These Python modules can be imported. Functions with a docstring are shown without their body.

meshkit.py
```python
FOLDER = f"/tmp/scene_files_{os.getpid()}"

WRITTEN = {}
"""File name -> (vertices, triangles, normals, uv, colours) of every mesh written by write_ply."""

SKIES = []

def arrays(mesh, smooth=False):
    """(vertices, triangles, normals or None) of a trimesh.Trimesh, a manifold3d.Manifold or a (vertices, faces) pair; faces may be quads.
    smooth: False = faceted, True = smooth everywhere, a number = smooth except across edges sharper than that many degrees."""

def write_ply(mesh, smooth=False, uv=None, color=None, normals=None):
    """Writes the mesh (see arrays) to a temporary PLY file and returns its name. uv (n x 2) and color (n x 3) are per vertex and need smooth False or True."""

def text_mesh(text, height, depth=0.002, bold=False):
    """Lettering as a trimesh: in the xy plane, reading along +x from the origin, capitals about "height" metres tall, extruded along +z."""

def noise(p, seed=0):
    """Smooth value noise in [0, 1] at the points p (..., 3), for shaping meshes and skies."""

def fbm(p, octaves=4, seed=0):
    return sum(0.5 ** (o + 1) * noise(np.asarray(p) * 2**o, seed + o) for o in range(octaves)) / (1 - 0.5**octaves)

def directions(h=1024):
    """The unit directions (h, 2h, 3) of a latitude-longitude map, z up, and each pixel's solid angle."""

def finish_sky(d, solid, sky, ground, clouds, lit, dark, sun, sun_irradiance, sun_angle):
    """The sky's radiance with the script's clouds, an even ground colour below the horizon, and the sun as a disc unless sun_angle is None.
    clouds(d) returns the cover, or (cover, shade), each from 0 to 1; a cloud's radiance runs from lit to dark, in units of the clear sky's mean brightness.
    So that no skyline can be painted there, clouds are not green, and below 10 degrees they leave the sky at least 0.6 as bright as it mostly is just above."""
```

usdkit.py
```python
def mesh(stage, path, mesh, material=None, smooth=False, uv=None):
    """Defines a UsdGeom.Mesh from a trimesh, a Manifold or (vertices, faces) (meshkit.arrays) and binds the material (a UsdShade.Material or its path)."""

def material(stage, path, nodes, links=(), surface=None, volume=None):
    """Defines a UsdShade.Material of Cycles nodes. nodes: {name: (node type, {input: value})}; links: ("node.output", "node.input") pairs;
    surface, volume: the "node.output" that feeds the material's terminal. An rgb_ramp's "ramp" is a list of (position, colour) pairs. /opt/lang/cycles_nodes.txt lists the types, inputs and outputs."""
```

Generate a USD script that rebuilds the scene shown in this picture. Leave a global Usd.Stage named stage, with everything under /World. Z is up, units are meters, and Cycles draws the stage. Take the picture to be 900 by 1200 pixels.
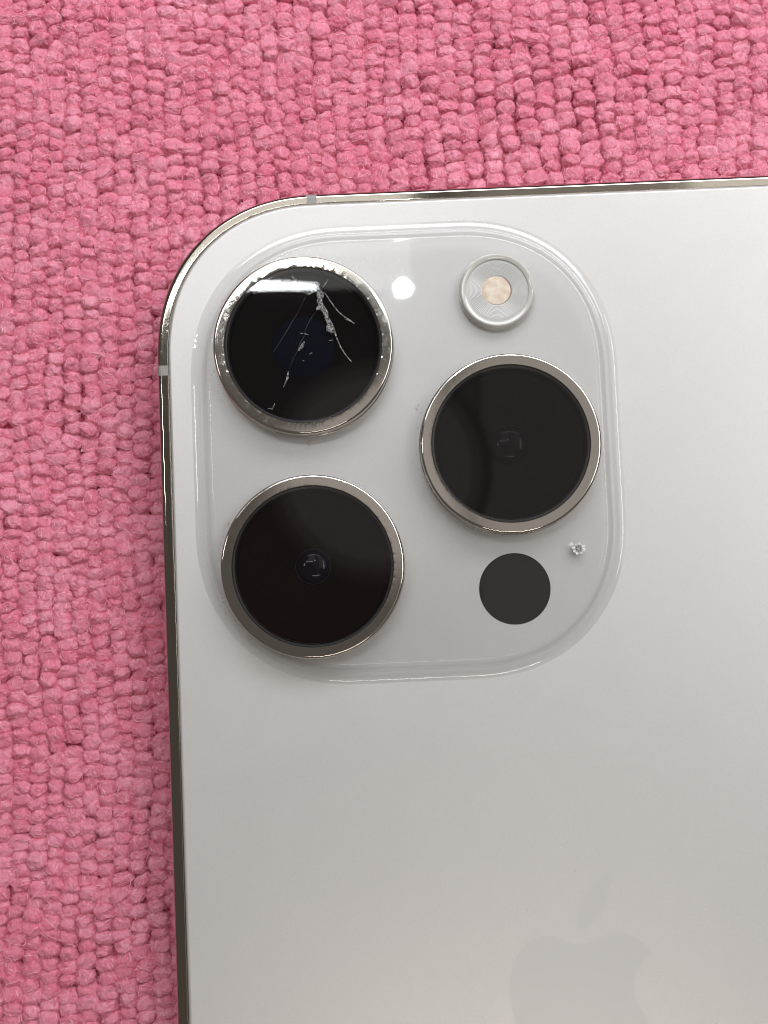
import math
import numpy as np
import trimesh
import shapely
from shapely.geometry import Polygon
from shapely import affinity
import usdkit
import meshkit
from pxr import Usd, UsdGeom, UsdLux, UsdShade, Gf, Sdf, Vt

stage = Usd.Stage.CreateInMemory()
UsdGeom.SetStageUpAxis(stage, 'Z')
UsdGeom.SetStageMetersPerUnit(stage, 1.0)
UsdGeom.Xform.Define(stage, '/World')
rng = np.random.default_rng(14)
MM = 0.001

# ------------------------------------------------------------------ camera
D_CAM, TILT, Z_BACK = 0.1282051, math.radians(4.5), 0.0083
cam = UsdGeom.Camera.Define(stage, '/World/camera')
cam.CreateHorizontalApertureAttr(36.0)
cam.CreateVerticalApertureAttr(48.0)
cam.CreateFocalLengthAttr(18.0 / 0.27)
cam.CreateClippingRangeAttr(Gf.Vec2f(0.01, 50.0))
cx = UsdGeom.Xformable(cam)
cx.AddTranslateOp().Set(Gf.Vec3d(0, -D_CAM * math.sin(TILT), Z_BACK + D_CAM * math.cos(TILT)))
cx.AddRotateXOp().Set(math.degrees(TILT))
cam.CreateExposureAttr(0.22)
cam.CreateFStopAttr(90.0)
cam.CreateFocusDistanceAttr(0.1272)

# ------------------------------------------------------------------ light
dome = UsdLux.DomeLight.Define(stage, '/World/room_light')
dm = usdkit.material(stage, '/World/Looks/room_glow', {
    'b': ('background_shader', {'color': (1.0, 0.90, 0.81), 'strength': 0.095})}, [], surface='b.background')
UsdShade.MaterialBindingAPI.Apply(dome.GetPrim()).Bind(dm)


def aim(prim, pos, target, up=(0, 1, 0)):
    pos, target = np.array(pos, float), np.array(target, float)
    z = pos - target
    z /= np.linalg.norm(z)
    x = np.cross(up, z)
    x /= np.linalg.norm(x)
    y = np.cross(z, x)
    m = np.eye(4)
    m[0, :3], m[1, :3], m[2, :3], m[3, :3] = x, y, z, pos
    UsdGeom.Xformable(prim).AddTransformOp().Set(Gf.Matrix4d(m.tolist()))


def rect(name, pos, target, w, h, inten, col, up=(0, 1, 0)):
    l = UsdLux.RectLight.Define(stage, '/World/' + name)
    l.CreateWidthAttr(w)
    l.CreateHeightAttr(h)
    l.CreateIntensityAttr(inten)
    l.CreateColorAttr(Gf.Vec3f(*col))
    aim(l, pos, target, up)
    return l


# the lit ceiling, a slim ceiling tube and a small round spot
rect('ceiling_light', (0.231, 0.25, 1.5), (0.231, 0.25, 0), 0.24, 2.2, 0.24, (1.0, 0.95, 0.90))
rect('ceiling_strip', (0.094, 0.25, 1.5), (0.094, 0.25, 0), 0.030, 2.2, 0.11, (1.0, 0.95, 0.90))
rect('window_side_lamp', (0.90, 0.68, 1.5), (0.90, 0.68, 0), 1.09, 1.4, 1.02, (1.0, 0.97, 0.92))
rect('ceiling_bay', (-0.20, 0.778, 1.45), (-0.20, 0.778, 0), 0.46, 0.83, 1.15, (0.98, 0.985, 0.96))
for k, (rd, z_, it) in enumerate(((0.105, 1.49, 0.13), (0.117, 1.495, 0.10), (0.129, 1.50, 0.06))):
    disc = UsdLux.DiskLight.Define(stage, '/World/ceiling_disc' + (f'_{k:03d}' if k else ''))
    disc.CreateRadiusAttr(rd)
    disc.CreateIntensityAttr(it)
    disc.CreateColorAttr(Gf.Vec3f(1.0, 0.93, 0.88))
    aim(disc, (-0.005, 0.165, z_), (-0.005, 0.165, 0))
rect('panel_lamp', (0.12, 0.24, 0.22), (0.12, 0.24, 0), 0.46, 0.18, 4.8, (0.945, 0.97, 1.02))
# three slim tubes of one fitting that meet at its right end
for k in range(3):
    pa, pb = np.array([-0.068, 0.3310 + 0.0007 * k, 1.31]), np.array([-0.50, 0.3310 + 0.016 * k, 1.31])
    ax = (pa - pb) / np.linalg.norm(pa - pb)
    mid = (pa + pb) / 2
    rect(f'tube_lamp_{k:03d}' if k else 'tube_lamp', mid, mid + [0, 0, -1], np.linalg.norm(pa - pb), 0.0034, 52.0, (0.95, 0.98, 1.0), (-ax[1], ax[0], 0))
rect('side_lamp', (0.70, 0.20, 1.31), (0.0, 0.0, 0.0), 0.10, 0.60, 9.0, (0.95, 0.98, 1.0))
rect('left_lamp', (-0.62, 0.17, 1.31), (0.0, 0.0, 0.0), 0.08, 0.13, 16.0, (1.0, 0.98, 0.95))
rect('near_lamp', (0.14, -0.55, 1.31), (0.0, 0.0, 0.0), 0.50, 0.06, 13.0, (1.0, 0.90, 0.80))
spot = UsdLux.DiskLight.Define(stage, '/World/spot_lamp')
spot.CreateRadiusAttr(0.0024)
spot.CreateIntensityAttr(260.0)
spot.CreateColorAttr(Gf.Vec3f(0.86, 0.95, 1.0))
aim(spot, (0.0057, 0.0919, 0.309), (0, 0.02, 0))


# ------------------------------------------------------------------ materials
def mat(name, nodes, links=(), surface='p.BSDF'):
    return usdkit.material(stage, '/World/Looks/' + name, nodes, links, surface=surface)


def plain(name, col, rough=0.5, metal=0.0, coat=0.0, **kw):
    return mat(name, {'p': ('principled_bsdf', dict(base_color=col, roughness=rough, metallic=metal, coat_weight=coat, **kw))})


M = {}
def silver(name, col, metal):
    # pearly silver coat under frosted glass: grain, faint smudges
    return mat(name, {
        'tc': ('texture_coordinate', {}),
        'n': ('noise_texture', {'scale': 5200.0, 'detail': 3.0, 'roughness': 0.65}),
        'n2': ('noise_texture', {'scale': 75.0, 'detail': 4.0, 'roughness': 0.6, 'distortion': 1.2}),
        'm1': ('map_range', {'from_min': 0.3, 'from_max': 0.7, 'to_min': 0.97, 'to_max': 1.03}),
        'hv': ('hsv', {'color': col}),
        'r2': ('map_range', {'from_min': 0.35, 'from_max': 0.65, 'to_min': 0.325, 'to_max': 0.345}),
        'b': ('bump', {'strength': 0.10, 'distance': 0.00001}),
        'p': ('principled_bsdf', {'metallic': metal})},
        [('tc.object', 'n.vector'), ('tc.object', 'n2.vector'), ('n.fac', 'm1.value'), ('m1.result', 'hv.value'), ('hv.color', 'p.base_color'),
         ('n2.fac', 'r2.value'), ('r2.result', 'p.roughness'), ('n.fac', 'b.height'), ('b.normal', 'p.normal')])


M['glass_back'] = silver('frosted_back', (0.638, 0.620, 0.605), 0.36)
M['plate'] = mat('clear_plate', {
    'f': ('fresnel', {'IOR': 1.62}),
    'g': ('geometry', {}),
    'n': ('noise_texture', {'scale': 900.0, 'detail': 4.0, 'roughness': 0.7}),
    'r': ('map_range', {'from_min': 0.45, 'from_max': 0.75, 'to_min': 0.016, 'to_max': 0.034, 'clamp': True}),
    't': ('transparent_bsdf', {'color': (0.982, 0.982, 0.986)}),
    'gl': ('glossy_bsdf', {'color': (1, 1, 1), 'roughness': 0.03}),
    'c': ('math', {'math_type': 'minimum', 'value2': 0.34}),
    'm': ('mix_closure', {})},
    [('g.position', 'n.vector'), ('n.fac', 'r.value'), ('r.result', 'gl.roughness'), ('f.fac', 'c.value1'), ('c.value', 'm.fac'), ('t.BSDF', 'm.closure1'), ('gl.BSDF', 'm.closure2')], surface='m.closure')
M['plate_floor'] = silver('plate_underlay', (0.595, 0.582, 0.57), 0.38)
M['logo'] = plain('logo_glass', (0.602, 0.588, 0.577), 0.355, metal=0.37)
M['steel'] = mat('polished_steel', {
    'g': ('geometry', {}),
    'n': ('noise_texture', {'scale': 1800.0, 'detail': 5.0, 'roughness': 0.7}),
    'r': ('map_range', {'from_min': 0.52, 'from_max': 0.72, 'to_min': 0.06, 'to_max': 0.12, 'clamp': True}),
    'b': ('bump', {'strength': 0.012, 'distance': 0.00002}),
    'p': ('principled_bsdf', {'base_color': (0.62, 0.585, 0.54), 'metallic': 1.0})},
    [('g.position', 'n.vector'), ('n.fac', 'r.value'), ('r.result', 'p.roughness'), ('n.fac', 'b.height'), ('b.normal', 'p.normal')])
M['frame_steel'] = mat('frame_steel', {
    'g': ('geometry', {}),
    'n': ('noise_texture', {'scale': 1800.0, 'detail': 5.0, 'roughness': 0.7}),
    'r': ('map_range', {'from_min': 0.52, 'from_max': 0.72, 'to_min': 0.06, 'to_max': 0.12, 'clamp': True}),
    'b': ('bump', {'strength': 0.012, 'distance': 0.00002}),
    'p': ('principled_bsdf', {'base_color': (0.43, 0.395, 0.34), 'metallic': 1.0})},
    [('g.position', 'n.vector'), ('n.fac', 'r.value'), ('r.result', 'p.roughness'), ('n.fac', 'b.height'), ('b.normal', 'p.normal')])
M['band'] = plain('antenna_plastic', (0.30, 0.29, 0.265), 0.45)
M['screen'] = plain('screen_glass', (0.01, 0.01, 0.01), 0.08)
M['pane'] = mat('cover_pane', {
    'f': ('fresnel', {'IOR': 1.5}),
    't': ('transparent_bsdf', {'color': (0.80, 0.78, 0.80)}),
    'gl': ('glossy_bsdf', {'color': (1, 1, 1), 'roughness': 0.012}),
    'm': ('mix_closure', {})},
    [('f.fac', 'm.fac'), ('t.BSDF', 'm.closure1'), ('gl.BSDF', 'm.closure2')], surface='m.closure')
M['black'] = plain('barrel_black', (0.0018, 0.0016, 0.0020), 0.6, specular_ior_level=0.08)
M['gasket'] = plain('gasket_black', (0.012, 0.011, 0.011), 0.35)
M['hairline'] = plain('bezel_line', (0.20, 0.19, 0.17), 0.25, metal=1.0)
M['lens_violet'] = plain('lens_violet', (0.016, 0.008, 0.018), 0.08, specular_ior_level=0.2)
M['lens_blue'] = plain('lens_blue', (0.004, 0.006, 0.022), 0.4, specular_ior_level=0.03)
M['lens_grey'] = plain('lens_grey', (0.006, 0.006, 0.008), 0.1, specular_ior_level=0.06)
M['lens_rim'] = plain('lens_rim', (0.05, 0.04, 0.055), 0.3)
M['lens_rim_dim'] = plain('lens_rim_dim', (0.012, 0.012, 0.014), 0.4)
M['umber'] = plain('lens_umber', (0.012, 0.0035, 0.003), 0.6, specular_ior_level=0.05)
M['lidar'] = plain('scanner_window', (0.016, 0.011, 0.008), 0.3, specular_ior_level=0.1)
M['flash_rim'] = plain('flash_rim', (0.57, 0.56, 0.515), 0.10, coat=0.5)
M['flash_lens'] = plain('flash_lens', (0.50, 0.495, 0.475), 0.18)
M['flash_led'] = mat('flash_led', {
    'g': ('geometry', {}),
    'n': ('noise_texture', {'scale': 1500.0, 'detail': 3.0}),
    'r': ('rgb_ramp', {'ramp': [(0.3, (0.62, 0.47, 0.36)), (0.7, (0.80, 0.70, 0.58))]}),
    'p': ('principled_bsdf', {'roughness': 0.4})},
    [('g.position', 'n.vector'), ('n.fac', 'r.fac'), ('r.color', 'p.base_color')])
M['mic_rim'] = plain('mic_rim', (0.66, 0.655, 0.64), 0.25)
M['chip'] = plain('chipped_glass', (0.70, 0.69, 0.67), 0.25)
M['mic_mesh'] = plain('mic_mesh', (0.42, 0.41, 0.38), 0.5)
M['shard'] = mat('crushed_glass', {
    'g': ('geometry', {}),
    'n': ('noise_texture', {'scale': 4500.0, 'detail': 4.0, 'roughness': 0.7}),
    'r': ('rgb_ramp', {'ramp': [(0.38, (0.05, 0.048, 0.05)), (0.49, (0.20, 0.197, 0.195)), (0.64, (0.50, 0.49, 0.485))]}),
    'b': ('bump', {'strength': 0.6, 'distance': 0.00005}),
    'p': ('principled_bsdf', {'roughness': 0.13})},
    [('g.position', 'n.vector'), ('n.fac', 'r.fac'), ('r.color', 'p.base_color'), ('n.fac', 'b.height'), ('b.normal', 'p.normal')])
M['crack_faint'] = plain('crack_faint', (0.030, 0.029, 0.033), 0.3, specular_ior_level=0.2)
M['dust_white'] = plain('dust_white', (0.85, 0.85, 0.84), 0.5)
M['lint_brown'] = plain('lint_brown', (0.16, 0.125, 0.10), 0.8)


def pinks(name, a, b):
    return mat(name, {
        'tc': ('texture_coordinate', {}),
        'g': ('geometry', {}),
        'mp': ('mapping', {'scale': (1.0, 0.35, 1.0), 'rotation': (0.0, 0.0, 0.5)}),
        'n': ('noise_texture', {'scale': 5200.0, 'detail': 4.0, 'roughness': 0.65, 'distortion': 0.6}),
        'n2': ('noise_texture', {'scale': 420.0, 'detail': 3.0}),
        'ad': ('math', {'math_type': 'multiply_add', 'value2': 0.55}),
        'r': ('rgb_ramp', {'ramp': [(0.55, a), (0.95, b)]}),
        'b': ('bump', {'strength': 0.9, 'distance': 0.00016}),
        'p': ('principled_bsdf', {'roughness': 0.85, 'specular_ior_level': 0.15, 'sheen_weight': 0.10, 'sheen_roughness': 0.5, 'sheen_tint': (1.0, 0.72, 0.82)})},
        [('g.position', 'mp.vector'), ('mp.vector', 'n.vector'), ('g.position', 'n2.vector'), ('n.fac', 'ad.value1'), ('n2.fac', 'ad.value3'),
         ('ad.value', 'r.fac'), ('r.color', 'p.base_color'), ('n.fac', 'b.height'), ('b.normal', 'p.normal')])


M['pink'] = [pinks('pink_pile', (0.75, 0.19, 0.285), (0.83, 0.32, 0.425)),
             pinks('pink_pile_light', (0.77, 0.21, 0.31), (0.85, 0.35, 0.455)),
             pinks('pink_pile_deep', (0.73, 0.17, 0.265), (0.82, 0.30, 0.40))]
M['fibre'] = [plain('pink_fibre', (0.83, 0.335, 0.44), 0.6), plain('pale_pink_fibre', (0.90, 0.49, 0.585), 0.55), plain('deep_pink_fibre', (0.75, 0.21, 0.31), 0.7)]
M['pink_base'] = plain('pink_backing', (0.50, 0.05, 0.10), 0.9)


# ------------------------------------------------------------------ helpers
used = {}


def unique(parent, name):
    k = used.get((parent, name), 0)
    used[(parent, name)] = k + 1
    return f'{parent}/{name}' + (f'_{k:03d}' if k else '')


def obj(name, mesh, m, parent='/World', smooth=30, scale=MM):
    path = unique(parent, name)
    if scale != 1:
        mesh = mesh.copy()
        mesh.apply_scale(scale)
    usdkit.mesh(stage, path, mesh, m, smooth=smooth)
    return path


def tag(path, label=None, category=None, group=None, kind=None):
    p = stage.GetPrimAtPath(path)
    for k, v in (('label', label), ('category', category), ('group', group), ('kind', kind)):
        if v:
            p.SetCustomDataByKey(k, v)


def thing(name, loc, rotz, label, category):
    path = unique('/World', name)
    x = UsdGeom.Xform.Define(stage, path)
    x.AddTranslateOp().Set(Gf.Vec3d(*loc))
    x.AddRotateZOp().Set(rotz)
    tag(path, label, category)
    return path


def rounded(w, h, R, n=2.2, k=48, straight=40, step=0.35):
    """outline of a rounded rectangle with eased corners, top left at the origin, y down the phone is negative; counter-clockwise; points and outward normals"""
    t = np.linspace(0, math.pi / 2, k + 1)
    c, s = np.cos(t) ** (2 / n), np.sin(t) ** (2 / n)
    q = np.stack([c, s], 1) * R
    quad = [(q, (w - R, -R)), (np.stack([-q[:, 1], q[:, 0]], 1), (R, -R)),
            (-q, (R, -h + R)), (np.stack([q[:, 1], -q[:, 0]], 1), (w - R, -h + R))]
    pts = []
    for i, (a, o) in enumerate(quad):
        a = a + np.array(o)
        if pts:
            f = np.linspace(0, 1, straight + 2)[1:-1, None]
            pts.append(pts[-1][-1] * (1 - f) + a[0] * f)
        pts.append(a)
    f = np.linspace(0, 1, straight + 2)[1:-1, None]
    pts.append(pts[-1][-1] * (1 - f) + pts[0][0] * f)
    p = np.vstack(pts)
    # resample evenly
    d = np.r_[0, np.cumsum(np.linalg.norm(np.diff(np.vstack([p, p[:1]]), axis=0), axis=1))]
    m = int(d[-1] / step)
    u = np.linspace(0, d[-1], m, endpoint=False)
    pp = np.vstack([p, p[:1]])
    p = np.stack([np.interp(u, d, pp[:, 0]), np.interp(u, d, pp[:, 1])], 1)
    tg = np.roll(p, -1, 0) - np.roll(p, 1, 0)
    for _ in range(3):
        tg = (np.roll(tg, 2, 0) + np.roll(tg, 1, 0) + tg + np.roll(tg, -1, 0) + np.roll(tg, -2, 0)) / 5
    tg /= np.linalg.norm(tg, axis=1, keepdims=True)
    return p, np.stack([tg[:, 1], -tg[:, 0]], 1)


def loft(rings, closed=True, cap_last=False, cap_first=False):
    """rings: list of (n,3) arrays of equal length, joined by quads"""
    n = len(rings[0])
    v = np.vstack(rings)
    f = []
    for i in range(len(rings) - 1):
        a = np.arange(n if closed else n - 1)
        b = (a + 1) % n
        f.append(np.stack([a + i * n, b + i * n, b + (i + 1) * n], 1))
        f.append(np.stack([a + i * n, b + (i + 1) * n, a + (i + 1) * n], 1))
    f = np.vstack(f)
    m = trimesh.Trimesh(v, f, process=False)
    for flag, ring, flip in ((cap_last, rings[-1], False), (cap_first, rings[0], True)):
        if flag:
            v2, f2 = trimesh.creation.triangulate_polygon(Polygon(ring[:, :2]), engine='earcut')
            if flip:
                f2 = f2[:, ::-1]
            m = trimesh.util.concatenate([m, trimesh.Trimesh(np.c_[v2, np.full(len(v2), ring[0, 2])], f2, process=False)])
    m.merge_vertices()
    return m


def lathe(profile, n=128, at=(0, 0)):
    """profile: (r, z) from outside bottom over the top to the axis, normals outward/up"""
    a = np.linspace(0, 2 * math.pi, n, endpoint=False)
    rings = [np.stack([at[0] + r * np.cos(a), at[1] + r * np.sin(a), np.full(n, z)], 1) for r, z in profile if r > 1e-6]
    m = loft(rings)
    if profile[-1][0] <= 1e-6:
        v = np.vstack([m.vertices, [[at[0], at[1], profile[-1][1]]]]) if False else None
        last = rings[-1]
        c = np.array([[at[0], at[1], profile[-1][1]]])
        vv = np.vstack([last, c])
        i = np.arange(n)
        m = trimesh.util.concatenate([m, trimesh.Trimesh(vv, np.stack([i, (i + 1) % n, np.full(n, n)], 1), process=False)])
        m.merge_vertices()
    return m


def arc(cx_, cz, r, a0, a1, k):
    t = np.radians(np.linspace(a0, a1, k))
    return [(cx_ + r * math.cos(x), cz + r * math.sin(x)) for x in t]


def sheet(poly, z, t=0.006):
    """thin flat piece"""
    geoms = getattr(poly, 'geoms', [poly])
    m = trimesh.util.concatenate([trimesh.creation.extrude_polygon(g, t, engine='earcut') for g in geoms])
    m.apply_translation([0, 0, z])
    return m


def stroke(pts, widths):
    """tapered flat stroke as polygon"""
    pts = np.array(pts, float)
    w = np.interp(np.linspace(0, 1, len(pts)), np.linspace(0, 1, len(widths)), widths)
    parts = []
    for i in range(len(pts) - 1):
        a = shapely.Point(pts[i]).buffer(max(w[i], 0.008) / 2, 6)
        b = shapely.Point(pts[i + 1]).buffer(max(w[i + 1], 0.008) / 2, 6)
        parts.append(shapely.union(a, b).convex_hull)
    return shapely.union_all(parts)


# ------------------------------------------------------------------ the towel: backing and terry loops
PH_O = np.array([-21.332, 28.785])          # the phone's top left corner
PH_ROT = math.radians(2.45)
PW, PHH, PT = 71.5, 147.5, 7.85             # phone's width, height, thickness
PR = np.array([[math.cos(PH_ROT), -math.sin(PH_ROT)], [math.sin(PH_ROT), math.cos(PH_ROT)]])

towel = thing('towel', (0, 0, 0), 0, 'pink microfibre terry towel of chunky loops, spread out under the phone', 'towel')


def warp(p):
    q = p * 0.045
    dx = meshkit.fbm(np.c_[q, np.full(len(q), 3.1)], 3, 5) - 0.5
    dy = meshkit.fbm(np.c_[q, np.full(len(q), 8.7)], 3, 9) - 0.5
    return p + np.stack([dx * 4.5, dy * 4.5], 1)


PXX, PYY = 1.70, 1.24
ii, jj = np.meshgrid(np.arange(-66, 67), np.arange(-100, 101))
ii, jj = ii.ravel(), jj.ravel()
g0 = np.stack([ii * PXX, jj * PYY + ((ii % 2) * 0.35) * PYY], 1)
g0 = g0 + rng.normal(0, 1, g0.shape) * [0.11, 0.09]
a = math.radians(2.5)
g1 = warp(g0 @ np.array([[math.cos(a), math.sin(a)], [-math.sin(a), math.cos(a)]]))
loc2 = (g1 - PH_O) @ PR                      # in the phone's own frame
inside_phone = (loc2[:, 0] > 3.5) & (loc2[:, 1] < -3.5) & (loc2[:, 0] < PW - 3) & (loc2[:, 1] > -PHH + 3)
near = (g1[:, 0] > -50) & (g1[:, 0] < 52) & (g1[:, 1] > -64) & (g1[:, 1] < 64)
keep = near & ~inside_phone
g1, loc2 = g1[keep], loc2[keep]
tone = meshkit.fbm(np.c_[g1 * 0.12, np.zeros(len(g1))], 2, 21)
hump = (meshkit.fbm(np.c_[g1 * 0.06, np.zeros(len(g1))], 3, 33) - 0.5) * 0.9
cxy = np.stack([np.clip(14.5 - loc2[:, 0], 0, None), np.clip(14.5 + loc2[:, 1], 0, None)], 1)
covered = (loc2[:, 0] > 0.3) & (loc2[:, 1] < -0.3) & (loc2[:, 0] < PW) & (loc2[:, 1] > -PHH) & (np.hypot(cxy[:, 0], cxy[:, 1]) < 14.2)
# pixel of each loop, only to pick which ones the photograph shows
inview = (np.abs(g1[:, 0]) < 38.5) & (np.abs(g1[:, 1]) < 51.5) & ~covered
ico3 = trimesh.creation.icosphere(3)
ico2 = trimesh.creation.icosphere(2)


from scipy.spatial import cKDTree
hair_p, nap_p = [], []
ico_tree = cKDTree(np.array(ico3.vertices))


def fuzz(v, count=110):
    """the yarn's fibres: fine strands that run over a loop's surface, some ends lifting off"""
    c = v.mean(0)
    psi = rng.normal(0.4, 0.6)
    axis = np.array([math.cos(psi), math.sin(psi), rng.normal(0, 0.35)])
    d0 = rng.normal(0, 1, (count, 3))
    d0[:, 2] = np.abs(d0[:, 2]) * 1.1 - 0.25
    d0 /= np.linalg.norm(d0, axis=1, keepdims=True)
    ax = axis + rng.normal(0, 0.55, (count, 3))
    ax /= np.linalg.norm(ax, axis=1, keepdims=True)
    span = rng.uniform(0.22, 0.62, count)
    lift = rng.uniform(-0.03, 0.035, count)
    stray = rng.random(count) < 0.16
    pts = np.zeros((count, 5, 3))
    for k, f in enumerate(np.linspace(-1, 1, 5)):
        t = (span * f)[:, None]
        d = d0 * np.cos(t) + np.cross(ax, d0) * np.sin(t) + ax * (ax * d0).sum(1, keepdims=True) * (1 - np.cos(t))
        dist, idx = ico_tree.query(d, 3)
        w = 1 / (dist + 0.02)
        w /= w.sum(1, keepdims=True)
        sp = (v[idx] * w[..., None]).sum(1)
        o = sp - c
        o /= np.linalg.norm(o, axis=1, keepdims=True) + 1e-9
        up = lift + (stray * rng.uniform(0.05, 0.34, count) if k == 4 else 0) + (stray * rng.uniform(0.0, 0.12, count) if k == 3 else 0)
        pts[:, k] = sp + o * up[:, None] + rng.normal(0, 0.022, (count, 3))
    hair_p.append(pts)
    # short nap that stands off the loop and softens its outline
    m_ = 95
    d = rng.normal(0, 1, (m_, 3))
    d[:, 2] = np.abs(d[:, 2]) * 0.9 - 0.2
    d /= np.linalg.norm(d, axis=1, keepdims=True)
    dist, idx = ico_tree.query(d, 3)
    w = 1 / (dist + 0.02)
    w /= w.sum(1, keepdims=True)
    sp = (v[idx] * w[..., None]).sum(1)
    o = sp - c
    o /= np.linalg.norm(o, axis=1, keepdims=True) + 1e-9
    side = rng.normal(0, 1, (m_, 3))
    h_ = rng.uniform(0.10, 0.34, (m_, 1))
    nap_p.append(np.stack([sp - o * 0.03, sp + o * h_ * 0.45 + side * h_ * 0.12, sp + o * h_ * 0.8 + side * h_ * 0.42, sp + o * h_ + side * h_ * 0.85], 1))


def tuft(i):
    p = g1[i]
    base = ico3 if inview[i] else ico2
    d = np.array(base.vertices)
    sq = np.sign(d) * np.abs(d) ** 0.82
    big = 1.0 + rng.normal(0, 0.07)
    r = np.array([1.02 * big * (1 + rng.normal(0, 0.09)), 0.81 * big * (1 + rng.normal(0, 0.09)), 0.80 + rng.normal(0, 0.06)])
    o = rng.uniform(0, 500, 3)
    lump = meshkit.fbm(d * 1.5 + o, 2, 2) - 0.5 + 0.55 * (meshkit.fbm(d * 4.2 + o, 2, 6) - 0.5)
    # yarn strands: ridges that wind round the tuft
    th = rng.uniform(-0.7, 0.7)
    u = d[:, 0] * math.cos(th) + d[:, 1] * math.sin(th)
    w = -d[:, 0] * math.sin(th) + d[:, 1] * math.cos(th)
    strand = np.abs(meshkit.noise(np.stack([u * 2.2 + w * w * 1.2, w * 9.0 + u * 2.0, d[:, 2] * 2.5], 1) + o, 4) - 0.5) * 2
    v = sq * r * (1 + 0.46 * lump[:, None] - 0.06 * (strand[:, None] - 0.4))
    yaw, tx, ty = rng.normal(0, 0.22) + 0.18, rng.normal(0, 0.20), rng.normal(0, 0.20)
    R = trimesh.transformations.euler_matrix(tx, ty, yaw)[:3, :3]
    v = v @ R.T
    z = -0.10 + hump[i] * 0.55 + rng.normal(0, 0.09)
    if covered[i]:
        z = min(z, -0.45)
    v = v + [p[0], p[1], z]
    if inview[i]:
        fuzz(v)
    return trimesh.Trimesh(v, base.faces, process=False)


order = np.argsort(-inview.astype(float) * 1000 + np.hypot(g1[:, 0] + 14, g1[:, 1] - 20))
single, rest = order[:300], order[300:]
for i in single:
    obj('terry_loop', tuft(i), M['pink'][int(np.clip(tone[i] * 9 - 3, 0, 2.99))], towel, smooth=True)
groups = {0: [], 1: [], 2: []}
for i in rest:
    groups[int(np.clip(tone[i] * 9 - 3, 0, 2.99))].append(tuft(i))
for k, name in ((0, 'terry_pile'), (1, 'pale_terry_pile'), (2, 'deep_terry_pile')):
    if groups[k]:
        p = obj(name, trimesh.util.concatenate(groups[k]), M['pink'][k], towel, smooth=True)
        tag(p, kind='stuff')
vis = g1[inview]
nb = 4500
at_ = vis[rng.integers(0, len(vis), nb)] + rng.normal(0, 0.8, (nb, 2))
th_ = rng.uniform(0, 2 * math.pi, nb)
cur = rng.normal(0, 1.1, nb)
zz_ = np.interp(rng.random(nb), [0, 1], [0.45, 0.75]) + ((meshkit.fbm(np.c_[at_ * 0.06, np.zeros(nb)], 3, 33) - 0.5) * 0.9) * 0.55
br = np.zeros((nb, 5, 3))
px_, py_ = at_[:, 0].copy(), at_[:, 1].copy()
ln = rng.uniform(0.10, 0.30, nb)
for k in range(5):
    br[:, k] = np.stack([px_, py_, zz_ + rng.normal(0, 0.05, nb) - (0.25 if k in (0, 4) else 0.0)], 1)
    px_ += np.cos(th_) * ln
    py_ += np.sin(th_) * ln
    th_ += cur * 0.6
off = ((br[..., :2] - PH_O) @ PR)
br = br[~((off[..., 0] > -0.1) & (off[..., 1] < 0.1) & (np.hypot(np.clip(14.5 - off[..., 0], 0, None), np.clip(14.5 + off[..., 1], 0, None)) < 14.9)).any(1)]
hair_p = np.vstack(hair_p + [br])
kinds = rng.choice(3, len(hair_p), p=[0.44, 0.30, 0.26])
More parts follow.
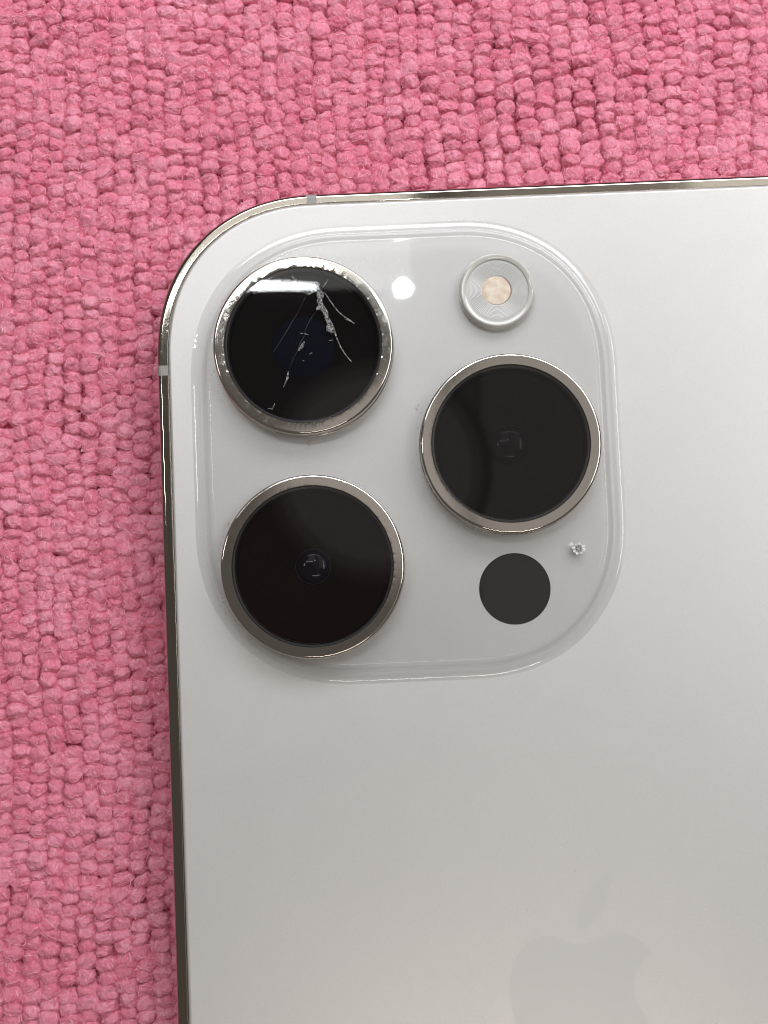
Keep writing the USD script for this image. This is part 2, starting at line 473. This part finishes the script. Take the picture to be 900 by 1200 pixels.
for kk in range(3):
    hp = hair_p[kinds == kk]
    cp = unique(towel, 'fibres')
    cv = UsdGeom.BasisCurves.Define(stage, cp)
    cv.CreateTypeAttr('cubic')
    cv.CreateBasisAttr('catmullRom')
    cv.CreateWrapAttr('pinned')
    cv.CreatePointsAttr(Vt.Vec3fArray.FromNumpy((hp.reshape(-1, 3) * MM).astype(np.float32)))
    cv.CreateCurveVertexCountsAttr(Vt.IntArray.FromNumpy(np.full(len(hp), 5, np.int32)))
    wd = (np.array([0.028, 0.052, 0.060, 0.050, 0.018])[None] * rng.uniform(0.6, 1.25, (len(hp), 1))).ravel() * MM
    cv.CreateWidthsAttr(Vt.FloatArray.FromNumpy(wd.astype(np.float32)))
    cv.SetWidthsInterpolation('vertex')
    UsdShade.MaterialBindingAPI.Apply(cv.GetPrim()).Bind(M['fibre'][kk])
    tag(cp, kind='stuff')

nap = np.vstack(nap_p)
cp = unique(towel, 'nap')
cv = UsdGeom.BasisCurves.Define(stage, cp)
cv.CreateTypeAttr('cubic')
cv.CreateBasisAttr('catmullRom')
cv.CreateWrapAttr('pinned')
cv.CreatePointsAttr(Vt.Vec3fArray.FromNumpy((nap.reshape(-1, 3) * MM).astype(np.float32)))
cv.CreateCurveVertexCountsAttr(Vt.IntArray.FromNumpy(np.full(len(nap), 4, np.int32)))
wd = (np.array([0.030, 0.026, 0.020, 0.008])[None] * rng.uniform(0.7, 1.2, (len(nap), 1))).ravel() * MM
cv.CreateWidthsAttr(Vt.FloatArray.FromNumpy(wd.astype(np.float32)))
cv.SetWidthsInterpolation('vertex')
UsdShade.MaterialBindingAPI.Apply(cv.GetPrim()).Bind(M['fibre'][2])
tag(cp, kind='stuff')
print('fibres', len(hair_p))
gx, gy = np.meshgrid(np.linspace(-75, 75, 60), np.linspace(-95, 95, 70))
bv = np.stack([gx.ravel(), gy.ravel(), -0.45 + 0.2 * (meshkit.fbm(np.c_[gx.ravel() * .3, gy.ravel() * .3, gx.ravel() * 0], 2, 3) - .5)], 1)
q = np.arange(60 * 70).reshape(70, 60)
bf = np.vstack([np.stack([q[:-1, :-1], q[:-1, 1:], q[1:, 1:]], -1).reshape(-1, 3), np.stack([q[:-1, :-1], q[1:, 1:], q[1:, :-1]], -1).reshape(-1, 3)])
obj('backing', trimesh.Trimesh(bv, bf, process=False), M['pink_base'], towel, smooth=True)

# ------------------------------------------------------------------ the phone
phone = thing('phone', (PH_O[0] * MM, PH_O[1] * MM, Z_BACK - PT * MM), math.degrees(PH_ROT),
              'silver white smartphone lying face down, with a steel rim, triple camera and cracked lens glass', 'phone')
ZB = PT                                       # back glass level in the phone's own millimetres
out, nrm = rounded(PW, PHH, 15.0)


def ring_at(d, z, idx=slice(None)):
    return np.c_[out[idx] - nrm[idx] * d, np.full(len(out[idx]), z)]


prof = [(1.6, ZB - 7.83), (0.55, ZB - 7.80), (0.2, ZB - 7.62), (0.05, ZB - 7.3), (0.0, ZB - 6.9), (0.0, ZB - 0.85)]
prof += [(0.42 - 0.42 * math.cos(t), ZB - 0.72 + 0.42 * math.sin(t)) for t in np.radians(np.linspace(8, 90, 10))]
prof += [(0.60, ZB - 0.299), (0.86, ZB - 0.298), (0.98, ZB - 0.298), (1.02, ZB - 0.32), (1.04, ZB - 0.36), (1.05, ZB - 1.2)]


def strip(i0, i1, grow=0.0):
    n = len(out)
    idx = np.arange(i0, i1 + 1) % n
    pr = [(d - (grow if k < len(prof) - 2 else 0), z + (grow if k >= 5 else 0)) for k, (d, z) in enumerate(prof)]
    return loft([ring_at(d, z, idx) for d, z in pr], closed=False)


arcl = np.r_[0, np.cumsum(np.linalg.norm(np.diff(out, axis=0), axis=1))]


def index_near(x, y):
    return int(np.argmin(np.hypot(out[:, 0] - x, out[:, 1] - y)))


def insert_breaks(points, half=0.46):
    """adds exact outline samples at the ends of each antenna band"""
    global out, nrm
    cuts = []
    for x, y in points:
        i = index_near(x, y)
        s0 = arcl[i]
        cuts.append((s0 - half, s0 + half))
    total = arcl[-1] + np.linalg.norm(out[0] - out[-1])
    s = np.sort(np.r_[arcl, np.ravel(cuts)])
    pp, nn, aa = np.vstack([out, out[:1]]), np.vstack([nrm, nrm[:1]]), np.r_[arcl, total]
    out = np.stack([np.interp(s, aa, pp[:, 0]), np.interp(s, aa, pp[:, 1])], 1)
    nrm = np.stack([np.interp(s, aa, nn[:, 0]), np.interp(s, aa, nn[:, 1])], 1)
    nrm /= np.linalg.norm(nrm, axis=1, keepdims=True)
    return [(int(np.argmin(np.abs(s - a))), int(np.argmin(np.abs(s - b)))) for a, b in cuts]


bands = insert_breaks([(14.75, 0.0), (0.0, -16.05), (PW, -16.05), (PW, -131.4), (PW - 14.75, -147.5), (0.0, -131.4)])
bands.sort()
frame_m = []
for k, (i0, i1) in enumerate(bands):
    obj('antenna_band', strip(i0, i1, 0.012), M['band'], phone)
    nxt = bands[(k + 1) % len(bands)][0]
    if nxt < i1:
        nxt += len(out)
    frame_m.append(strip(i1, nxt))
obj('frame', trimesh.util.concatenate(frame_m), M['frame_steel'], phone, smooth=40)
obj('screen', loft([ring_at(1.7, 0.3), ring_at(1.5, 0.0), ring_at(2.0, -0.05)][::1], cap_last=True), M['screen'], phone)

# back glass with a rolled edge
bp = [(1.06, ZB - 0.6), (1.06, ZB - 0.30)] + [(1.06 + 0.30 - 0.30 * math.cos(t), ZB - 0.30 + 0.30 * math.sin(t)) for t in np.radians(np.linspace(10, 90, 9))]
obj('back_glass', loft([ring_at(d, z) for d, z in bp], cap_last=True), M['glass_back'], phone, smooth=40)

# camera plate
pl, pn = rounded(38.7, 41.75, 14.2, k=160, step=0.15)
pl = pl + [3.1, -3.2]
PLZ = 1.05
sprof = [(-0.25, -0.03), (0.0, 0.004), (0.25, 0.03), (0.5, 0.085), (0.7, 0.16), (0.85, 0.25), (0.97, 0.36), (1.07, 0.50), (1.16, 0.64), (1.26, 0.76), (1.38, 0.86), (1.52, 0.94), (1.68, 0.995), (1.86, 1.03), (2.1, 1.047), (2.4, PLZ)]
sx = np.linspace(-0.25, 2.4, 72)
sz = np.interp(sx, [a_ for a_, _ in sprof], [b_ for _, b_ in sprof])
sz = sz + 0.05 * np.exp(-((sx - 0.80) / 0.09) ** 2) - 0.04 * np.exp(-((sx - 0.98) / 0.09) ** 2) + 0.035 * np.exp(-((sx - 1.75) / 0.14) ** 2)
sz = np.convolve(np.pad(sz, 2, mode='edge'), [.1, .2, .4, .2, .1], 'valid')
obj('camera_plate', loft([np.c_[pl - pn * s_, np.full(len(pl), ZB + z_)] for s_, z_ in zip(sx, sz)], cap_last=True), M['plate'], phone, smooth=True)
PZ = ZB + PLZ
obj('plate_underlay', loft([np.c_[pl - pn * s_, np.full(len(pl), ZB + z_)] for s_, z_ in ((0.85, -0.02), (0.95, 0.003), (1.2, 0.006))], cap_last=True), M['plate_floor'], phone)

# ------------------------------------------------------------------ the three lenses
RT = 1.50                                    # how far the ring stands above the plate


def camera_lens(x, y, R, glass_r, kind):
    y = -y
    z0, z1 = ZB - 0.02, PZ + RT
    ring_p = [(R + 0.02, z0), (R + 0.02, PZ), (R + 0.06, PZ + 0.01), (R + 0.05, PZ + 0.08), (R, PZ + 0.14), (R, z1 - 0.32)]
    ring_p += [(R - 0.22 + 0.22 * math.cos(t), z1 - 0.25 + 0.22 * math.sin(t)) for t in np.radians(np.linspace(10, 88, 7))]
    ring_p += [(R - 0.30, z1 - 0.030), (glass_r + 0.25, z1 - 0.033), (glass_r + 0.06, z1 - 0.036), (glass_r + 0.02, z1 - 0.075), (glass_r + 0.01, z1 - 0.9)]
    rm = lathe(ring_p, 420, (x, y))
    q_ = rm.vertices - [x, y, 0]
    rad = np.hypot(q_[:, 0], q_[:, 1])
    edge = (np.abs(rad - glass_r - 0.05) < 0.045) & (q_[:, 2] > z1 - 0.1)
    nz = meshkit.fbm(np.c_[q_[:, :2] * 4.0 + 40, np.full(len(q_), x)], 3, 12)
    amt = np.where(edge, np.clip(nz - 0.48, 0, 1) * (0.09 if kind == 'blue' else 0.035), 0)
    q_[:, :2] *= (1 + amt / np.maximum(rad, 1) * 0.8)[:, None]
    q_[:, 2] -= amt * 0.35
    rm.vertices = q_ + [x, y, 0]
    p = obj('camera_lens', rm, M['steel'], phone, smooth=25)
    zg = z1 - 0.15
    obj('gasket', lathe([(glass_r + 0.01, zg - 0.02), (glass_r - 0.10, zg - 0.03), (glass_r - 0.22, zg - 0.07), (glass_r - 0.30, zg - 0.30)], 128, (x, y)), M['gasket'], p)
    obj('bezel_line', lathe([(glass_r - 0.285, zg - 0.030), (glass_r - 0.305, zg - 0.015), (glass_r - 0.335, zg - 0.03)], 128, (x, y)), M['hairline'], p)
    obj('cover_glass', lathe([(glass_r, zg - 0.02), (glass_r - 0.03, zg), (0, zg)], 128, (x, y)), M['pane'], p)
    g = glass_r
    steps = [(g - 0.30, zg - 0.30), (g - 0.5, zg - 0.40)]
    n = 3
    for k in range(n):
        f0 = k / n
        rr = (g - 0.6) * (1 - f0) + 1.9 * f0
        zz = zg - 0.45 - 0.42 * f0
        steps += [(rr, zz), (rr - 0.05, zz - 0.012)]
    steps += [(1.85, zg - 1.12), (0, zg - 1.14)]
    obj('barrel', lathe(steps, 96, (x, y)), M['umber' if kind == 'violet' else 'black'], p)
    dome = lambda r, h, zb, k=10: [(r * math.cos(t), zb + h * math.sin(t)) for t in np.radians(np.linspace(0, 90, k))]
    if kind == 'violet':
        obj('lens_element', lathe(dome(1.52, 0.5, zg - 0.98), 64, (x, y)), M['lens_violet'], p)
        obj('lens_rim', lathe([(1.60, zg - 0.98), (1.57, zg - 0.94), (1.53, zg - 0.97)], 64, (x, y)), M['lens_rim'], p)
    elif kind == 'blue':
        obj('lens_element', lathe(dome(2.9, 0.35, zg - 0.98, 14), 64, (x, y)), M['lens_blue'], p)
    else:
        obj('lens_element', lathe(dome(1.75, 0.55, zg - 0.98), 64, (x, y)), M['lens_grey'], p)
        obj('lens_rim', lathe([(1.80, zg - 0.98), (1.77, zg - 0.94), (1.72, zg - 0.97)], 64, (x, y)), M['lens_rim_dim'], p)
    return p, zg


l1, zg1 = camera_lens(13.50, 14.60, 8.05, 7.02, 'blue')
l2, zg2 = camera_lens(13.58, 34.38, 8.13, 7.12, 'violet')
l3, zg3 = camera_lens(31.60, 24.22, 8.07, 7.04, 'grey')
tag(l1, 'upper left camera lens with cracked cover glass')
tag(l2, 'lower left camera lens with a violet inner element')
tag(l3, 'right camera lens with plain dark glass')

# cracks in the upper left lens, millimetres from the lens centre; u right, v up along the phone
C1 = np.array([13.42, -14.70])
KP = 1 / 13.0


def crk(pts):
    q_ = np.array(pts, float)
    q_ = np.stack([320 + q_[:, 0] / 8.18 - 354.3, -(320 + q_[:, 1] / 8.18 - 405.0)], 1) * KP * 0.975
    return C1 + q_ @ PR


def crk1(pts):
    q_ = np.array(pts, float)
    q_ = np.stack([230 + q_[:, 0] / 3.6 - 354.3, -(280 + q_[:, 1] / 3.6 - 405.0)], 1) * KP * 0.975
    return C1 + q_ @ PR


main = crk([(430, 150), (455, 143), (490, 170), (486, 205), (470, 240), (485, 285), (512, 325), (530, 360), (535, 410), (560, 445), (580, 485), (595, 520), (605, 560), (618, 605), (635, 650), (660, 705), (690, 755), (725, 805), (765, 850), (755, 850), (700, 785), (665, 735), (640, 690), (615, 630), (600, 590), (585, 570), (565, 572), (545, 556), (515, 545), (510, 525), (513, 505), (525, 480), (505, 440), (490, 400), (480, 370), (468, 345), (440, 338), (410, 345), (420, 310), (437, 292), (420, 262), (424, 220), (418, 180)])
white, faint = [Polygon(main).buffer(0)], []
white.append(stroke(crk([(495, 165), (530, 215), (550, 250), (575, 280), (598, 318), (640, 365), (690, 405)]), [0.03, 0.06, 0.09, 0.10, 0.05]))
white.append(stroke(crk([(688, 402), (712, 428), (740, 442), (790, 474)]), [0.10, 0.24, 0.16, 0.04]))
white.append(stroke(crk([(530, 40), (505, 78), (480, 112)]), [0.03, 0.09, 0.10]))
white.append(stroke(crk([(175, 0), (205, 40), (240, 76)]), [0.05, 0.06, 0.04]))
white.append(stroke(crk([(310, 175), (345, 182), (380, 160)]), [0.04, 0.14, 0.04]))
white.append(stroke(crk([(248, 736), (275, 700), (300, 652)]), [0.14, 0.30, 0.12]))
white.append(stroke(crk([(265, 568), (300, 574), (342, 583)]), [0.05, 0.09, 0.04]))
white.append(stroke(crk([(357, 772), (374, 766)]), [0.16, 0.12]))
white.append(stroke(crk([(290, 838), (298, 842)]), [0.10, 0.08]))
white.append(stroke(crk([(538, 640), (578, 636)]), [0.03, 0.05]))
white.append(stroke(crk1([(388, 562), (384, 590), (368, 626)]), [0.12, 0.18, 0.10]))
white.append(stroke(crk1([(331, 700), (324, 714), (316, 724)]), [0.05, 0.14, 0.07]))
white.append(stroke(crk1([(302, 720), (322, 722)]), [0.04, 0.06]))
faint.append(stroke(crk([(310, 205), (292, 245)]), [0.039, 0.050]))
faint.append(stroke(crk([(292, 250), (225, 385), (190, 440)]), [0.017, 0.028]))
faint.append(stroke(crk([(222, 385), (180, 455), (130, 545), (60, 660), (0, 755)]), [0.028, 0.055, 0.055, 0.033, 0.028]))
faint.append(stroke(crk([(405, 360), (360, 430), (325, 495), (302, 560)]), [0.017, 0.055, 0.050, 0.033]))
faint.append(stroke(crk([(300, 595), (262, 660), (235, 740), (200, 810), (170, 880)]), [0.044, 0.066, 0.033, 0.022, 0.022]))
faint.append(stroke(crk([(220, 140), (300, 146), (360, 130), (480, 122)]), [0.022, 0.050, 0.028, 0.055]))
faint.append(stroke(crk1([(405, 500), (395, 545)]), [0.017, 0.017]))
def crushed(poly, z):
    """crushed glass: facets of uneven height inside the outline"""
    poly = max(getattr(poly, 'geoms', [poly]), key=lambda g_: g_.area)
    b_ = np.array(poly.simplify(0.012).segmentize(0.12).exterior.coords)[:-1]
    x0, y0, x1, y1 = poly.bounds
    q_ = rng.uniform([x0, y0], [x1, y1], (int(260 * max((x1 - x0) * (y1 - y0), 0.05)), 2))
    inn = q_[shapely.contains_xy(poly.buffer(-0.03), q_[:, 0], q_[:, 1])] if len(q_) else q_
    p_ = np.vstack([b_, inn])
    from scipy.spatial import Delaunay
    tri = Delaunay(p_).simplices
    cen = p_[tri].mean(1)
    tri = tri[shapely.contains_xy(poly, cen[:, 0], cen[:, 1])]
    a_, c_ = p_[tri[:, 1]] - p_[tri[:, 0]], p_[tri[:, 2]] - p_[tri[:, 0]]
    flip = a_[:, 0] * c_[:, 1] - a_[:, 1] * c_[:, 0] < 0
    tri[flip] = tri[flip][:, ::-1]
    h_ = np.r_[np.full(len(b_), 0.002), rng.uniform(0.01, 0.15, len(inn))]
    return trimesh.Trimesh(np.c_[p_, z + h_], tri, process=False)


for w_ in white:
    obj('crack', crushed(w_, zg1 + 0.003), M['shard'], l1, smooth=False)
for w_ in faint:
    obj('faint_crack', sheet(w_, zg1 + 0.003, 0.006), M['crack_faint'], l1, smooth=False)

# ------------------------------------------------------------------ flash, scanner, microphone, emblem
fx, fy = 31.15, -10.13
fl = obj('flash', lathe([(3.42, ZB - 0.03), (3.42, PZ), (3.38, PZ + 0.12), (3.30, PZ + 0.30), (3.18, PZ + 0.36), (3.02, PZ + 0.33), (2.86, PZ + 0.25), (2.84, PZ + 0.14)], 128, (fx, fy)), M['flash_rim'], phone)
gro = [(2.86, PZ + 0.15), (2.62, PZ + 0.15)]
for k in range(11):
    r0 = 2.60 - k * 0.112
    gro += [(r0, PZ + 0.155), (r0 - 0.02, PZ + 0.168), (r0 - 0.10, PZ + 0.150)]
gro += [(1.30, PZ + 0.10)]
obj('fresnel_lens', lathe(gro, 128, (fx, fy)), M['flash_lens'], fl, smooth=15)
obj('flash_led', lathe([(1.33, PZ + 0.10), (1.28, PZ + 0.16), (0.8, PZ + 0.20), (0, PZ + 0.215)], 64, (fx - 0.08, fy)), M['flash_led'], fl)
obj('depth_scanner', lathe([(3.22, ZB - 0.02), (3.21, ZB + 0.010), (0, ZB + 0.012)], 128, (31.52, -37.08)), M['lidar'], phone)
mx, my = 37.28, -33.78
mp_ = [(0.46, ZB - 0.02), (0.45, PZ + 0.004), (0.41, PZ + 0.012), (0.38, PZ + 0.006), (0.37, PZ - 0.10)]
mc = obj('microphone', lathe(mp_, 40, (mx, my)), M['mic_rim'], phone)
holes = [shapely.Point(0.19 * math.cos(t), 0.19 * math.sin(t)).buffer(0.06) for t in np.radians([20, 80, 140, 200, 260, 320])]
obj('mesh_grille', sheet(affinity.translate(shapely.Point(0, 0).buffer(0.37).difference(shapely.union_all(holes)), mx, my), PZ - 0.05, 0.01), M['mic_mesh'], mc, smooth=False)
obj('sound_hole', lathe([(0.38, PZ - 0.07), (0.37, PZ - 0.06), (0, PZ - 0.06)], 24, (mx, my)), M['gasket'], mc)


fl_ = []
for k in range(16):
    b_ = trimesh.creation.icosphere(1)
    b_.vertices *= 1 + rng.uniform(-0.35, 0.35, (len(b_.vertices), 1))
    far = k >= 11
    t_ = rng.uniform(0, 6.3) if not far else 0
    sz_ = rng.uniform(0.05, 0.11)
    b_.apply_scale([sz_ * rng.uniform(1, 1.8), sz_, 0.02])
    b_.apply_transform(trimesh.transformations.rotation_matrix(t_, [0, 0, 1]))
    if far:
        b_.apply_translation([mx - 0.62 + rng.normal(0, 0.13), my + 0.46 + rng.normal(0, 0.09), PZ + 0.008])
    else:
        b_.apply_translation([mx + 0.47 * math.cos(t_), my + 0.47 * math.sin(t_), PZ + 0.010])
    fl_.append(b_)
obj('chipped_edge', trimesh.util.concatenate(fl_), M['chip'], mc, smooth=False)


def bez(p0, p1, p2, p3, n=16):
    t = np.linspace(0, 1, n)[:, None]
    return (1 - t) ** 3 * np.array(p0) + 3 * (1 - t) ** 2 * t * np.array(p1) + 3 * (1 - t) * t ** 2 * np.array(p2) + t ** 3 * np.array(p3)


# emblem: a bitten fruit with one leaf (unit box, y up)
body = np.vstack([
    bez((0.50, 0.735), (0.60, 0.735), (0.66, 0.80), (0.77, 0.80)),
    bez((0.77, 0.80), (0.88, 0.80), (0.97, 0.73), (1.0, 0.66)),
    bez((1.0, 0.66), (1.05, 0.40), (0.92, 0.02), (0.72, 0.0)),
    bez((0.72, 0.0), (0.62, 0.0), (0.60, 0.05), (0.50, 0.05)),
    bez((0.50, 0.05), (0.40, 0.05), (0.38, 0.0), (0.28, 0.0)),
    bez((0.28, 0.0), (0.10, 0.02), (-0.02, 0.32), (0.0, 0.50)),
    bez((0.0, 0.50), (0.02, 0.70), (0.14, 0.80), (0.28, 0.80)),
    bez((0.28, 0.80), (0.38, 0.80), (0.42, 0.735), (0.50, 0.735))])
bite = shapely.Point(1.10, 0.45).buffer(0.235, 32)
leaf = np.vstack([bez((0.505, 0.83), (0.49, 0.98), (0.60, 1.15), (0.74, 1.17)), bez((0.74, 1.17), (0.75, 1.03), (0.66, 0.86), (0.505, 0.83))])
emb = shapely.union_all([Polygon(body).buffer(0).difference(bite), Polygon(leaf).buffer(0)])
emb = affinity.scale(emb, 12.6, 14.0, origin=(0, 0))
emb = affinity.translate(emb, 29.35, -78.9)
obj('emblem', sheet(emb, ZB + 0.002, 0.006), M['logo'], phone, smooth=False)

# ------------------------------------------------------------------ dust, scratches, lint lying on the plate
specks, wp = [], lambda u, v: (u, -v)


def speck(u, v, s, z=PZ, lo=1.0):
    b = trimesh.creation.icosphere(0)
    b.apply_scale([s * lo, s, s * 0.5])
    b.apply_transform(trimesh.transformations.rotation_matrix(rng.uniform(0, 6.3), [0, 0, 1]))
    b.apply_translation([u, -v, z + s * 0.3])
    return b


for k in range(150):
    t = rng.uniform(0.6, 2.2)
    rr = 8.25 + abs(rng.normal(0, 0.55))
    specks.append(speck(13.5 + rr * math.cos(t), 14.6 - rr * math.sin(t), rng.uniform(0.012, 0.04), lo=rng.uniform(1, 2.5)))
for k in range(70):
    specks.append(speck(rng.normal(20.5, 1.6), rng.normal(7.4, 1.5), rng.uniform(0.010, 0.035), lo=rng.uniform(1, 3)))
for k in range(90):
    u, v = rng.uniform(6, 39), rng.uniform(6, 42)
    if math.hypot(u - 31.5, v - 37.2) > 3.4:
        specks.append(speck(u, v, rng.uniform(0.008, 0.022)))
for k in range(110):
    u, v = rng.uniform(2, 56), rng.uniform(46, 92)
    specks.append(speck(u, v, rng.uniform(0.010, 0.028), z=ZB, lo=rng.uniform(1, 2)))
dst = UsdGeom.Xform.Define(stage, '/World/dust')
dst.AddTranslateOp().Set(Gf.Vec3d(PH_O[0] * MM, PH_O[1] * MM, Z_BACK - PT * MM))
dst.AddRotateZOp().Set(math.degrees(PH_ROT))
tag('/World/dust', 'pale dust specks and dark lint scattered on the raised camera plate around the lens rings', 'dust', kind='stuff')
obj('speck', trimesh.util.concatenate(specks), M['dust_white'], '/World/dust')
lint = []
for k in range(26):
    u, v = rng.uniform(2, 56), rng.uniform(46, 92)
    lint.append(speck(u, v, rng.uniform(0.010, 0.022), z=ZB, lo=rng.uniform(1, 3)))
for k in range(60):
    c = [(13.58, 34.38, 8.35), (31.6, 24.22, 8.3), (13.5, 14.6, 8.3)][k % 3]
    t = rng.uniform(2.2, 4.2)
    rr = c[2] + abs(rng.normal(0, 0.25))
    lint.append(speck(c[0] + rr * math.cos(t), c[1] - rr * math.sin(t), rng.uniform(0.012, 0.035), lo=rng.uniform(1, 3)))
for (u, v) in ((6.05, 30.35), (23.45, 20.5), (13.6, 23.3)):
    for k in range(16):
        lint.append(speck(u + rng.normal(0, 0.16), v + rng.normal(0, 0.16), rng.uniform(0.012, 0.035), lo=rng.uniform(1, 3)))
obj('lint', trimesh.util.concatenate(lint), M['lint_brown'], '/World/dust')
